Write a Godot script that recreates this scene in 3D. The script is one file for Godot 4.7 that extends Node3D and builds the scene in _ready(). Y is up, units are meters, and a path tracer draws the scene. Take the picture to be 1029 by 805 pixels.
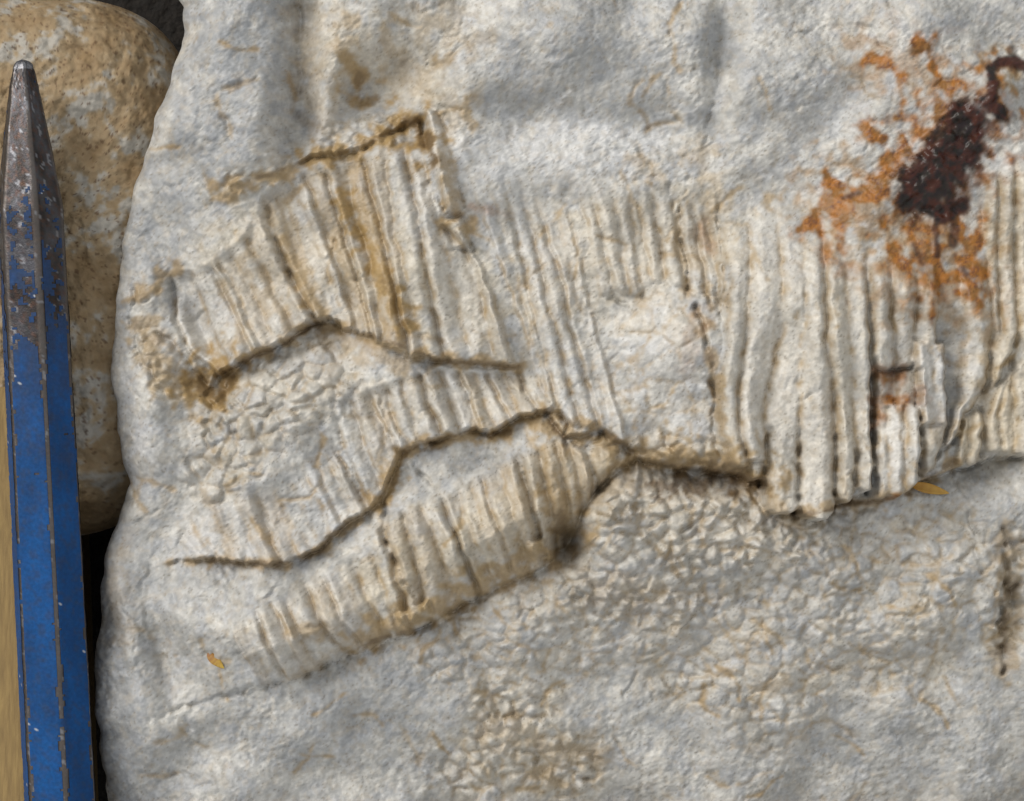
extends Node3D
# One picture pixel is 0.3 mm. Plan positions are given in pixels of the photograph,
# x to the right and y down the picture; heights h (pixels) rise towards the sky.
const S := 0.0003
const CX := 514.5
const CY := 402.5
const EYE := 3000.0
const GROUND := -430.0
const LIFT := 430.0
# raster in which the rock's relief and stains are worked out
const G := 1.5
const X0 := 60.0
const Y0 := -36.0
const NX := 680
const NY := 586

var H := PackedFloat32Array()      # relief
var M := PackedFloat32Array()      # broad shape alone
var OC := PackedFloat32Array()     # ochre limonite stain, and browner column feet
var BR := PackedFloat32Array()     # dark brown stain, and darker column feet
var RU := PackedFloat32Array()     # orange rust
var RD := PackedFloat32Array()     # dark red-brown iron crust
var WH := PackedFloat32Array()     # milky white quartz, plus one painted highlight
var CRM := PackedFloat32Array()    # creamy tint
var RO := PackedFloat32Array()     # grain roughness
var LAB := PackedInt32Array()
var piece_names: Array = [""]
var piece_mats: Array = [null]
var nodule_count := 0
var mats := {}
var rng := RandomNumberGenerator.new()
var nz_wob: FastNoiseLite
var nz_stain: FastNoiseLite
var edge_d: Array                  # upper boundary of the lower granular face

func at(x: float, y: float, h: float) -> Vector3:
	return Vector3((x - CX) * S, (h + LIFT) * S, (y - CY) * S)

func seen(x: float, y: float, h: float) -> Vector3:      # the same, for a thing lying at height h
	var k := (EYE - h) / EYE
	return at(CX + (x - CX) * k, CY + (y - CY) * k, h)

func noise(freq: float, octaves: int, sd: int, type := FastNoiseLite.TYPE_SIMPLEX_SMOOTH) -> FastNoiseLite:
	var n := FastNoiseLite.new()
	n.noise_type = type
	n.frequency = freq
	n.seed = sd
	n.fractal_type = FastNoiseLite.FRACTAL_FBM if octaves > 1 else FastNoiseLite.FRACTAL_NONE
	n.fractal_octaves = octaves
	return n

func numbered(stem: String, k: int) -> String:
	return stem if k == 0 else "%s_%03d" % [stem, k]

func tag(o: Node, label: String, category: String, group := "") -> void:
	o.set_meta("label", label)
	o.set_meta("category", category)
	if group:
		o.set_meta("group", group)

func _ready() -> void:
	rng.seed = 7
	setup_view()
	make_materials()
	make_ground()
	make_boulder()
	make_brown_boulder()
	make_board()
	make_chisel()
	make_leaves()

# ------------------------------------------------------------------ view and light
func setup_view() -> void:
	var cam := Camera3D.new()
	cam.name = "camera"
	add_child(cam)
	cam.transform = Transform3D(Basis(Vector3(1, 0, 0), Vector3(0, 0, -1), Vector3(0, 1, 0)), Vector3(0, (EYE + LIFT) * S, 0))
	cam.fov = rad_to_deg(2.0 * atan(402.5 / EYE))
	cam.near = 0.02
	cam.far = 50.0
	cam.current = true
	var sky_mat := ProceduralSkyMaterial.new()
	sky_mat.sky_top_color = Color(0.85, 0.86, 0.87)
	sky_mat.sky_horizon_color = Color(0.74, 0.75, 0.76)
	sky_mat.ground_bottom_color = Color(0.10, 0.09, 0.08)
	sky_mat.ground_horizon_color = Color(0.30, 0.29, 0.28)
	sky_mat.sky_curve = 0.2
	var sky := Sky.new()
	sky.sky_material = sky_mat
	var env := Environment.new()
	env.background_mode = Environment.BG_SKY
	env.sky = sky
	env.tonemap_mode = Environment.TONE_MAPPER_LINEAR
	env.background_energy_multiplier = 0.5
	env.tonemap_exposure = 2.12
	env.sdfgi_enabled = true
	env.ssao_enabled = true
	env.ssil_enabled = true
	var we := WorldEnvironment.new()
	we.name = "world_environment"
	we.environment = env
	add_child(we)
	var sun := DirectionalLight3D.new()
	sun.name = "sun"
	sun.light_energy = 0.45
	sun.light_color = Color(1.0, 0.985, 0.965)
	sun.light_angular_distance = 34.0
	sun.shadow_enabled = true
	add_child(sun)
	sun.look_at_from_position(Vector3(-0.72, 0.66, -0.56), Vector3.ZERO, Vector3.UP)

# ------------------------------------------------------------------ materials
func noise_tex(freq: float, octaves: int, sd: int, lo: Color, hi: Color, type := FastNoiseLite.TYPE_SIMPLEX_SMOOTH, size := 512) -> ImageTexture:
	var img := noise(freq, octaves, sd, type).get_seamless_image(size, size)
	img.convert(Image.FORMAT_RGB8)
	for y in size:
		for x in size:
			var v := img.get_pixel(x, y).r
			img.set_pixel(x, y, lo.lerp(hi, v))
	img.generate_mipmaps()
	return ImageTexture.create_from_image(img)

func normal_tex(freq: float, octaves: int, sd: int, strength: float, type := FastNoiseLite.TYPE_SIMPLEX_SMOOTH) -> ImageTexture:
	var img := noise(freq, octaves, sd, type).get_seamless_image(512, 512)
	img.convert(Image.FORMAT_RGBA8)
	img.bump_map_to_normal_map(strength)
	img.generate_mipmaps()
	return ImageTexture.create_from_image(img)

func material(rough: float, tex: Texture2D, nrm: Texture2D, nscale: float, scale: float) -> StandardMaterial3D:
	var m := StandardMaterial3D.new()
	m.roughness = rough
	if tex:
		m.albedo_texture = tex
	if nrm:
		m.normal_enabled = true
		m.normal_texture = nrm
		m.normal_scale = nscale
	m.uv1_triplanar = true
	m.uv1_world_triplanar = true
	m.uv1_scale = Vector3.ONE * scale
	return m

func make_materials() -> void:
	var grain := noise_tex(0.035, 4, 11, Color(0.86, 0.86, 0.86), Color(1, 1, 1))
	var bumps := normal_tex(0.03, 4, 12, 5.0)
	var q := material(0.55, grain, bumps, 0.5, 24.0)
	q.vertex_color_use_as_albedo = true
	q.metallic_specular = 0.5
	mats.quartz = q
	var crust := material(0.42, grain, bumps, 0.15, 20.0)
	crust.metallic_specular = 0.4
	crust.vertex_color_use_as_albedo = true
	mats.crust = crust
	var tan_rock := material(0.8, grain, bumps, 0.8, 14.0)
	tan_rock.vertex_color_use_as_albedo = true
	mats.tan_rock = tan_rock
	var soil := material(0.95, noise_tex(0.05, 4, 21, Color(0.07, 0.06, 0.05), Color(0.15, 0.13, 0.11)), bumps, 1.0, 9.0)
	mats.soil = soil
	var steel := material(0.42, grain, normal_tex(0.06, 3, 31, 2.0), 0.5, 40.0)
	steel.vertex_color_use_as_albedo = true
	steel.metallic = 0.75
	mats.steel = steel
	var paint := material(0.55, noise_tex(0.05, 3, 41, Color(0.80, 0.80, 0.80), Color(1, 1, 1)), normal_tex(0.03, 3, 42, 1.2), 0.4, 26.0)
	paint.vertex_color_use_as_albedo = true
	paint.metallic_specular = 0.3
	mats.paint = paint
	var wood := material(0.75, noise_tex(0.02, 4, 51, Color(0.48, 0.39, 0.24), Color(0.60, 0.50, 0.31)), bumps, 0.25, 1.0)
	wood.uv1_scale = Vector3(60, 60, 7)
	mats.wood = wood
	var leaf := StandardMaterial3D.new()
	leaf.vertex_color_use_as_albedo = true
	leaf.roughness = 0.6
	leaf.backlight_enabled = true
	leaf.backlight = Color(0.25, 0.18, 0.05)
	mats.leaf = leaf

# ------------------------------------------------------------------ raster tools
func xat(p: PackedFloat32Array, y: float) -> float:      # x of a groove at height y; p holds x, y, x, y ...
	var n := p.size() / 2
	if y <= p[1]:
		return p[0] + (y - p[1]) * (p[2] - p[0]) / maxf(p[3] - p[1], 1.0) * 0.6
	for k in n - 1:
		if y <= p[2 * k + 3]:
			return lerpf(p[2 * k], p[2 * k + 2], (y - p[2 * k + 1]) / maxf(p[2 * k + 3] - p[2 * k + 1], 0.01))
	var e := 2 * n
	return p[e - 2] + (y - p[e - 1]) * (p[e - 2] - p[e - 4]) / maxf(p[e - 1] - p[e - 3], 1.0) * 0.6

func yat(p: Array, x: float) -> float:                   # y of an edge that runs from left to right
	var n := p.size() / 2
	if x <= p[0]:
		return p[1]
	for k in n - 1:
		if x <= p[2 * k + 2]:
			return lerpf(p[2 * k + 1], p[2 * k + 3], (x - p[2 * k]) / maxf(p[2 * k + 2] - p[2 * k], 0.01))
	return p[2 * n - 1]

func bump(x: float, y: float, rx: float, ry: float, amp: float, turn := 0.0) -> void:
	var reach := 2.4 * maxf(rx, ry)
	var i0 := maxi(0, int((x - reach - X0) / G))
	var i1 := mini(NX - 1, int((x + reach - X0) / G))
	var j0 := maxi(0, int((y - reach - Y0) / G))
	var j1 := mini(NY - 1, int((y + reach - Y0) / G))
	var c := cos(turn)
	var s := sin(turn)
	for j in range(j0, j1 + 1):
		var dy := Y0 + j * G - y
		for i in range(i0, i1 + 1):
			var dx := X0 + i * G - x
			var u := (dx * c + dy * s) / rx
			var v := (-dx * s + dy * c) / ry
			var q := u * u + v * v
			if q < 5.5:
				H[j * NX + i] += 1.5 * amp * exp(-q)

# a stroke along a line: mode 0 cuts a groove into the relief, otherwise it lays a ragged stain into that buffer
func groove(pts: Array, w: float, depth: float, wob := 1.6) -> void:
	for k in pts.size() / 2 - 1:
		var ax: float = pts[2 * k]
		var ay: float = pts[2 * k + 1]
		var bx: float = pts[2 * k + 2]
		var by: float = pts[2 * k + 3]
		var reach := w * 2.2 + wob
		var lx := bx - ax
		var ly := by - ay
		var ll := maxf(lx * lx + ly * ly, 0.01)
		var last := k == pts.size() / 2 - 2
		for j in range(maxi(0, int((minf(ay, by) - reach - Y0) / G)), mini(NY - 1, int((maxf(ay, by) + reach - Y0) / G)) + 1):
			var y := Y0 + j * G
			for i in range(maxi(0, int((minf(ax, bx) - reach - X0) / G)), mini(NX - 1, int((maxf(ax, bx) + reach - X0) / G)) + 1):
				var x := X0 + i * G
				var wx := x + nz_wob.get_noise_2d(x, y) * wob * 1.6
				var wy := y + nz_wob.get_noise_2d(x + 500.0, y) * wob * 1.6
				var t := ((wx - ax) * lx + (wy - ay) * ly) / ll
				if (t < 0.0 and k > 0) or (t > 1.0 and not last):
					if t < -0.3 or t > 1.3:
						continue
				t = clampf(t, 0.0, 1.0)
				var dx := wx - ax - lx * t
				var dy := wy - ay - ly * t
				var q := (dx * dx + dy * dy) / (w * w)
				if q < 5.0:
					var m := clampf(0.72 + 1.3 * nz_stain.get_noise_2d(x * 0.9, y * 0.9), 0.08, 1.3)
					var id := j * NX + i
					var cut := depth * exp(-q) * m
					GRV[id] = maxf(GRV[id], cut)

var GY := PackedFloat32Array()     # darker grey tint
var GRV := PackedFloat32Array()

func stain(buf: PackedFloat32Array, pts: Array, r: float, amt: float, rag := 0.9, soft := 0.5) -> void:
	for k in maxi(1, pts.size() / 2 - 1):
		var ax: float = pts[2 * k]
		var ay: float = pts[2 * k + 1]
		var bx: float = pts[2 * k + 2] if pts.size() > 2 else ax
		var by: float = pts[2 * k + 3] if pts.size() > 2 else ay
		var reach := r * 1.8
		var lx := bx - ax
		var ly := by - ay
		var ll := maxf(lx * lx + ly * ly, 0.01)
		for j in range(maxi(0, int((minf(ay, by) - reach - Y0) / G)), mini(NY - 1, int((maxf(ay, by) + reach - Y0) / G)) + 1):
			var y := Y0 + j * G
			for i in range(maxi(0, int((minf(ax, bx) - reach - X0) / G)), mini(NX - 1, int((maxf(ax, bx) + reach - X0) / G)) + 1):
				var x := X0 + i * G
				var t := clampf(((x - ax) * lx + (y - ay) * ly) / ll, 0.0, 1.0)
				var dx := x - ax - lx * t
				var dy := y - ay - ly * t
				var d := sqrt(dx * dx + dy * dy) / r + nz_stain.get_noise_2d(x, y) * rag
				if d < 1.0:
					var id := j * NX + i
					buf[id] = maxf(buf[id], amt * smoothstep(0.0, soft, 1.0 - d))

func ragged(x: float) -> float:                          # how a broken edge wanders
	return nz_wob.get_noise_2d(x * 1.2, 880.0) * 3.0 + nz_wob.get_noise_2d(x * 4.5, 990.0) * 2.6

# a ledge running from left to right: the rock above it stands proud, the rock below it lies back
const FOOT_A := [205, 392, 213, 378, 240, 362, 262, 352, 280, 345, 300, 330, 316, 321, 337, 321, 346, 331, 372, 335, 385, 347, 410, 357, 440, 361, 490, 365, 524, 368]
const FOOT_B := [165, 566, 200, 561, 240, 564, 270, 567, 300, 561, 322, 550, 346, 526, 376, 507, 386, 492, 403, 452, 440, 441, 475, 430, 497, 434, 520, 418, 548, 412, 565, 414]

func ledge(p: Array, lip: float, lip_len: float, back: float, back_len: float, taper := [0.0, 1.0, 1.0]) -> void:
	var i0 := maxi(0, int((p[0] - 6.0 - X0) / G))
	var i1 := mini(NX - 1, int((p[p.size() - 2] + 6.0 - X0) / G))
	for i in range(i0, i1 + 1):
		var x := X0 + i * G
		var ye := yat(p, x) + ragged(x)
		var ends := smoothstep(0.0, 22.0, minf(x - p[0] + 6.0, p[p.size() - 2] + 6.0 - x))
		ends *= lerpf(taper[1], taper[2], smoothstep(taper[0] - 25.0, taper[0] + 25.0, x)) * (0.8 + 0.8 * nz_wob.get_noise_2d(x * 0.7, 777.0))
		for j in range(maxi(0, int((ye - lip_len * 3.0 - Y0) / G)), mini(NY - 1, int((ye + back_len * 3.2 - Y0) / G)) + 1):
			var y := Y0 + j * G
			var d := y - ye
			var id := j * NX + i
			if d < 0.0:
				H[id] += ends * 1.2 * lip * exp(d / lip_len)
			else:
				H[id] -= ends * 1.3 * back * exp(-d / back_len) * smoothstep(0.0, 1.0, d)
				if d < 7.0:
					var open := clampf(0.5 + 2.2 * nz_stain.get_noise_2d(x * 0.6, 40.0), 0.0, 1.3)
					GRV[id] = maxf(GRV[id], ends * open * 8.0 * exp(-(d - 1.5) * (d - 1.5) / 4.0))

func piece(stem: String, m: Material) -> int:
	piece_names.append(stem)
	piece_mats.append(m)
	return piece_names.size() - 1

# columns between successive grooves. curve: height at the top, middle and foot of the band
func columns(g: Array, o: Dictionary) -> void:
	var gs: Array = []
	var minor: Array = []
	for k in g.size():
		gs.append(PackedFloat32Array(g[k]))
		minor.append(false)
		if k == g.size() - 1 or o.has("ends") or o.has("skip"):
			continue
		var A0 := PackedFloat32Array(g[k])
		var B0 := PackedFloat32Array(g[k + 1])
		var ya := lerpf(A0[1], B0[1], 0.5)
		var yb0 := lerpf(A0[A0.size() - 1], B0[B0.size() - 1], 0.5)
		var ym := (ya + yb0) * 0.5
		if xat(B0, ym) - xat(A0, ym) > 27.0:
			var f := rng.randf_range(0.36, 0.64)
			var mid := PackedFloat32Array()
			for q in 5:
				var yy := lerpf(ya, yb0, q / 4.0)
				mid.append(lerpf(xat(A0, yy), xat(B0, yy), f + rng.randf_range(-0.05, 0.05)))
				mid.append(yy)
			gs.append(mid)
			minor.append(true)
	var streak := noise(0.11, 3, 90 + int(gs[0][0]))
	var fibre := noise(0.22, 2, 190 + int(gs[0][0]))
	var deep := PackedFloat32Array()
	for k in gs.size():
		var wl0: float = gs[mini(k + 1, gs.size() - 1)][2] - gs[maxi(k - 1, 0)][2]
		if k > 0 and k < gs.size() - 1:
			wl0 *= 0.5
		var strong: float = rng.randf_range(0.25, 0.5) if rng.randf() < 0.25 else rng.randf_range(0.6, 1.15)
		if minor[k]:
			strong *= 0.65
		if k == 0 or k == gs.size() - 1:
			strong = 1.0
		deep.append(strong * minf(wl0, 30.0) * o.get("amp", 0.34) * 1.9)
	for k in gs.size() - 1:
		if o.has("skip") and o.skip.has(k):
			continue
		var L: PackedFloat32Array = gs[k]
		var R: PackedFloat32Array = gs[k + 1]
		var major := minor.slice(0, k + 1).count(false) - 1
		var id: int = piece("crystal", mats.quartz)
		var lift: float = rng.randf_range(-1.0, 1.0) * o.get("uneven", 2.5)
		var cut: float = rng.randf_range(-1.0, 1.0) * o.get("jag", 3.0)
		var skew := rng.randf_range(-0.45, 0.45)
		var fade: float = o.get("fade", 0.10)
		var tip: float = o.get("tip", 5.0)
		var tip_drop: float = o.get("tip_drop", 5.0)
		var amp: float = o.get("amp", 0.34)
		var pw: float = rng.randf_range(0.7, 1.1)
		var c: Array = o.curve
		var cream: float = o.get("cream", 0.0) + rng.randf_range(-0.15, 0.15)
		var white: float = o.get("white", 0.0) + rng.randf_range(-0.35, 0.5)
		var och: float = rng.randf_range(-0.25, 0.38) if o.has("foot") else 0.0
		if o.has("ochre") and o.ochre.has(major):
			och = o.ochre[major] * rng.randf_range(0.7, 1.0)
		var ends: Array = o.get("ends", [])
		var foot: Array = o.get("foot", [])
		var open: Array = o.get("open", [1.0, 1.0])
		var lt := L[1]
		var rt := R[1]
		var lb := L[L.size() - 1]
		var rb := R[R.size() - 1]
		var ph := rng.randf() * 900.0
		for j in range(maxi(0, int((minf(lt, rt) - 8.0 - Y0) / G)), mini(NY - 1, int((maxf(maxf(lb, rb), ends[k] if ends.size() > 0 else 0.0) + 14.0 - Y0) / G)) + 1):
			var y := Y0 + j * G
			var wl := nz_wob.get_noise_2d(L[0] * 3.0, y * 0.8) * 2.6
			var wr := nz_wob.get_noise_2d(R[0] * 3.0, y * 0.8) * 2.6
			var l := xat(L, y) + wl
			var r := xat(R, y) + wr
			var w := r - l
			if w < 2.0:
				continue
			for i in range(maxi(0, ceili((l - X0) / G)), mini(NX - 1, int((r - X0) / G)) + 1):
				var x := X0 + i * G
				var s := (x - l) / w
				if s < 0.0 or s > 1.0:
					continue
				var yt := lerpf(lt, rt, s)
				var qq := 2.0 * s - 1.0
				var yb: float = 0.0
				if foot.size() > 0:
					yb = yat(foot, x) + ragged(x)
				else:
					yb = (ends[k] if ends.size() > 0 else lerpf(lb, rb, s) + cut) - qq * qq * w * 0.2 + nz_wob.get_noise_2d(x * 1.4, ph) * 2.5
				if y < yt or y > yb:
					continue
				var t := (y - yt) / maxf(yb - yt, 1.0)
				var ss := s + skew * s * (1.0 - s) * 2.0
				var q := 2.0 * ss - 1.0
				var p := pow(maxf(1.0 - q * q, 0.0), pw)
				var fin := smoothstep(0.0, fade, t)
				var tf := 1.0
				if yb - y < tip:
					var e := 1.0 - (yb - y) / tip
					tf = sqrt(maxf(1.0 - e * e, 0.0))
				var off: float = lerpf(c[0], c[1], t * 2.0) if t < 0.5 else lerpf(c[1], c[2], t * 2.0 - 1.0)
				var along := streak.get_noise_2d(s * w * 1.5 + ph, y * 0.22)
				var side := minf(s, 1.0 - s) * w
				var seam := exp(-side * side / 3.2)
				var lines := nz_stain.get_noise_2d(xat(L if s < 0.5 else R, y) * 0.15 + R[0], y * 0.8)
				var dg: float = lerpf(deep[k], deep[k + 1], smoothstep(0.3, 0.7, s)) * lerpf(open[0], open[1], t)
				var gs1 := clampf(dg / 7.0, 0.0, 1.3)
				var sway := nz_wob.get_noise_2d(ph + s * 6.0, y * 0.5) * 3.2
				var h := (dg * (p - 0.62) + along * 1.6 + (lift * 1.6 + sway) * p - seam * gs1 * (0.9 + 3.0 * lines) + fibre.get_noise_2d(s * w * 2.0 + ph, y * 0.16) * 1.5) * fin + off * 1.4 * (fin if fade > 0.15 or not o.get("set", false) else 1.0) - tip_drop * (1.0 - tf)
				var n := j * NX + i
				if o.get("set", false):
					H[n] = M[n] + h
				else:
					H[n] += h
				RO[n] = o.get("rough", 0.55) * 0.55
				CRM[n] = maxf(CRM[n], clampf(cream, 0.0, 1.0) * fin)
				WH[n] = clampf(WH[n] + (white + along * 0.5) * fin * 0.8, 0.0, 1.0)
				OC[n] = maxf(OC[n], clampf(0.38 * gs1 + lines * 1.7, 0.0, 0.9) * exp(-side * side / 9.0) * fin)
				if och > 0.0:
					OC[n] = maxf(OC[n], och * fin * clampf(0.75 + along * 0.9, 0.0, 1.0))
				if t > fade * 0.6:
					LAB[n] = id

# pillow-shaped grains packed inside a region given by soft discs [x, y, r]
func nodules(discs: Array, cell: float, amp: float, sd: int, own: bool, stem: String, squash := 0.85) -> void:
	var lo := Vector2(1e9, 1e9)
	var hi := Vector2(-1e9, -1e9)
	for d in discs:
		lo = lo.min(Vector2(d[0] - d[2], d[1] - d[2]))
		hi = hi.max(Vector2(d[0] + d[2], d[1] + d[2]))
	var r := RandomNumberGenerator.new()
	r.seed = sd
	var nx := int((hi.x - lo.x) / cell) + 3
	var ny := int((hi.y - lo.y) / (cell * squash)) + 3
	var px := PackedFloat32Array()
	var py := PackedFloat32Array()
	var pt := PackedFloat32Array()
	var pid := PackedInt32Array()
	for k in nx * ny:
		px.append((k % nx - 0.5 + r.randf_range(-0.62, 0.62)) * cell)
		py.append((k / nx - 0.5 + r.randf_range(-0.62, 0.62)) * cell)
		if r.randf() < 0.24:
			px[k] = -1e6
		pt.append(r.randf())
		pid.append(-1)
	for j in range(maxi(0, int((lo.y - Y0) / G)), mini(NY - 1, int((hi.y - Y0) / G)) + 1):
		var y := Y0 + j * G
		for i in range(maxi(0, int((lo.x - X0) / G)), mini(NX - 1, int((hi.x - X0) / G)) + 1):
			var x := X0 + i * G
			if LAB[j * NX + i] > 0 and piece_names[LAB[j * NX + i]] == "crystal":
				continue
			var mask := 0.0
			for d in discs:
				var q: float = Vector2(x - d[0], y - d[1]).length() / d[2]
				if q < 1.0:
					mask = maxf(mask, smoothstep(0.0, 0.4, 1.0 - q))
			if mask <= 0.02:
				continue
			mask = clampf(mask + nz_stain.get_noise_2d(x * 0.5, y * 0.5) * 0.5 * mask, 0.0, 1.0)
			var ux := x - lo.x + nz_wob.get_noise_2d(x, y) * 3.0
			var uy := (y - lo.y) / squash + nz_wob.get_noise_2d(x, y + 300.0) * 3.0
			var ci := int(ux / cell + 0.5)
			var cj := int(uy / cell + 0.5)
			var f1 := 1e9
			var f2 := 1e9
			var best := -1
			for b in range(maxi(0, cj - 2), mini(ny, cj + 4)):
				for a in range(maxi(0, ci - 2), mini(nx, ci + 4)):
					var k := b * nx + a
					var ex := ux - px[k]
					var ey := uy - py[k]
					var dd := ex * ex + ey * ey
					if dd < f1:
						f2 = f1
						f1 = dd
						best = k
					elif dd < f2:
						f2 = dd
			f1 = sqrt(f1)
			f2 = sqrt(f2)
			var e := (f2 - f1) / cell
			var n := j * NX + i
			var kk := f1 / (0.5 * (f1 + f2))
			var dome := sqrt(maxf(1.0 - kk * kk, 0.0)) * (0.72 + 0.5 * nz_stain.get_noise_2d(x * 0.8 + 60.0, y * 0.8))
			H[n] += mask * amp * 1.15 * (1.7 * dome - 1.0 + (pt[best] - 0.5) * 0.9 + (ux - px[best]) / cell * (fmod(pt[best] * 13.0, 1.0) - 0.5) * 0.5 + (uy - py[best]) / cell * (fmod(pt[best] * 29.0, 1.0) - 0.5) * 0.5)
			WH[n] = clampf(WH[n] + mask * (pt[best] - 0.6) * 0.5, 0.0, 1.0)
			CRM[n] = maxf(CRM[n], mask * fmod(pt[best] * 7.0, 1.0) * 0.55)
			if e < 0.16 and nz_stain.get_noise_2d(x * 2.0, y * 2.0) > -0.12:
				OC[n] = maxf(OC[n], mask * 0.75 * (1.0 - e / 0.2))
			RO[n] = lerpf(RO[n], 0.35, mask)
			if own and mask > 0.45:
				if pid[best] < 0 and nodule_count >= 300:
					continue
				if pid[best] < 0:
					nodule_count += 1
					pid[best] = piece(stem, mats.quartz)
				LAB[n] = pid[best]

# ------------------------------------------------------------------ the quartz boulder
func make_boulder() -> void:
	nz_wob = noise(0.045, 2, 3)
	nz_stain = noise(0.05, 4, 4)
	var n := NX * NY
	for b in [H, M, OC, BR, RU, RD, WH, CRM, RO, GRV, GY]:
		b.resize(n)
		b.fill(0.0)
	LAB.resize(n)
	LAB.fill(0)
	RO.fill(1.0)
	var n1 := noise(0.0065, 2, 5)
	var n2 := noise(0.045, 3, 6)
	# broad shape
	for j in NY:
		var y := Y0 + j * G
		for i in NX:
			var x := X0 + i * G
			H[j * NX + i] = n1.get_noise_2d(x, y) * 24.0 + n2.get_noise_2d(x, y) * 1.6 - 22.0 * smoothstep(330.0, 90.0, x) + 6.0 * smoothstep(420.0, 760.0, x)
	bump(300, 60, 20, 150, -26, 0.04)
	bump(235, 60, 55, 110, 20)
	bump(255, 130, 22, 60, 6, 0.5)
	bump(560, 45, 110, 60, 22)
	bump(590, 120, 120, 16, -7, 0.08)
	bump(385, 85, 50, 42, -26, -0.35)
	bump(358, 85, 12, 34, -9, 0.35)
	bump(330, 90, 12, 60, 8, 0.2)
	bump(418, 132, 26, 18, -14, 0.2)
	bump(725, 60, 16, 80, -20, 0.10)
	bump(800, 85, 55, 45, 14)
	bump(900, 55, 50, 38, 12)
	bump(190, 320, 12, 70, -14, -0.45)
	bump(205, 385, 26, 14, -16, 0.35)
	bump(150, 420, 22, 60, 14)
	bump(250, 625, 90, 50, 18, -0.3)
	bump(130, 640, 14, 60, 8, -0.25)
	bump(160, 650, 10, 50, -7, -0.2)
	bump(660, 370, 50, 76, 16)
	bump(640, 300, 16, 10, -5)
	bump(840, 340, 110, 150, 16)
	bump(1000, 120, 30, 60, 8)
	bump(1005, 85, 16, 20, 9)
	# ledges under the crystal bands
	ledge(FOOT_A, 8, 45, 13, 20, [345.0, 1.0, 0.45])
	ledge(FOOT_B, 8, 40, 11, 18, [390.0, 0.75, 0.9])
	ledge([292, 165, 310, 155, 340, 152, 365, 145, 385, 132, 405, 122, 428, 112], 2, 14, 7, 16)
	ledge([548, 413, 570, 440, 605, 430, 614, 441, 634, 450, 650, 452], 6, 24, 12, 16)
	M = H.duplicate()
	# lower granular face
	edge_d = [60, 775, 150, 722, 230, 699, 300, 682, 345, 662, 420, 634, 480, 602, 545, 572, 575, 550, 588, 512, 610, 480, 640, 462, 690, 470, 740, 476, 768, 482, 800, 504, 850, 500, 880, 492, 915, 487, 945, 476, 985, 464, 1029, 455, 1110, 440]
	for j in NY:
		var y := Y0 + j * G
		if y < 420.0:
			continue
		for i in NX:
			var x := X0 + i * G
			var ye := yat(edge_d, x) + ragged(x)
			if y < ye:
				if x < 640.0 and y > ye - 40.0:
					H[j * NX + i] -= 16.0 * smoothstep(230.0, 330.0, x) * exp((y - ye) / 9.0)
				continue
			var d := (y - ye) * 0.9
			if x > 575.0 and x < 660.0:
				d = minf(d, maxf((x - 572.0 - maxf(0.0, 548.0 - y) * 0.35) * 0.9, 0.0) + maxf(y - 560.0, 0.0))
			var id := j * NX + i
			var slope := lerpf(lerpf(32.0, 13.0, smoothstep(520.0, 600.0, x)), 40.0, smoothstep(640.0, 780.0, x))
			var deep := lerpf(26.0 * smoothstep(130.0, 330.0, x), 30.0, smoothstep(600.0, 720.0, x))
			var ref := lerpf(760.0, 480.0, clampf((x - 90.0) / 530.0, 0.0, 1.0))
			H[id] += 14.0 * smoothstep(120.0, 260.0, x) - 1.5 * deep * exp(-d / slope) - 0.40 * maxf(y - ref - 20.0, 0.0)
			M[id] = M[id]
	bump(612, 514, 20, 40, 17, 0.25)
	bump(570, 546, 15, 20, -34)
	bump(708, 481, 54, 14, -27, 0.05)
	bump(1024, 610, 14, 50, -16)
	bump(880, 640, 120, 60, 6)
	bump(560, 735, 70, 30, 5)
	bump(300, 740, 90, 40, 6, -0.3)
	make_bands()
	make_cracks()
	make_grains()
	make_stains()
	finish_relief()
	mesh_boulder()

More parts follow.
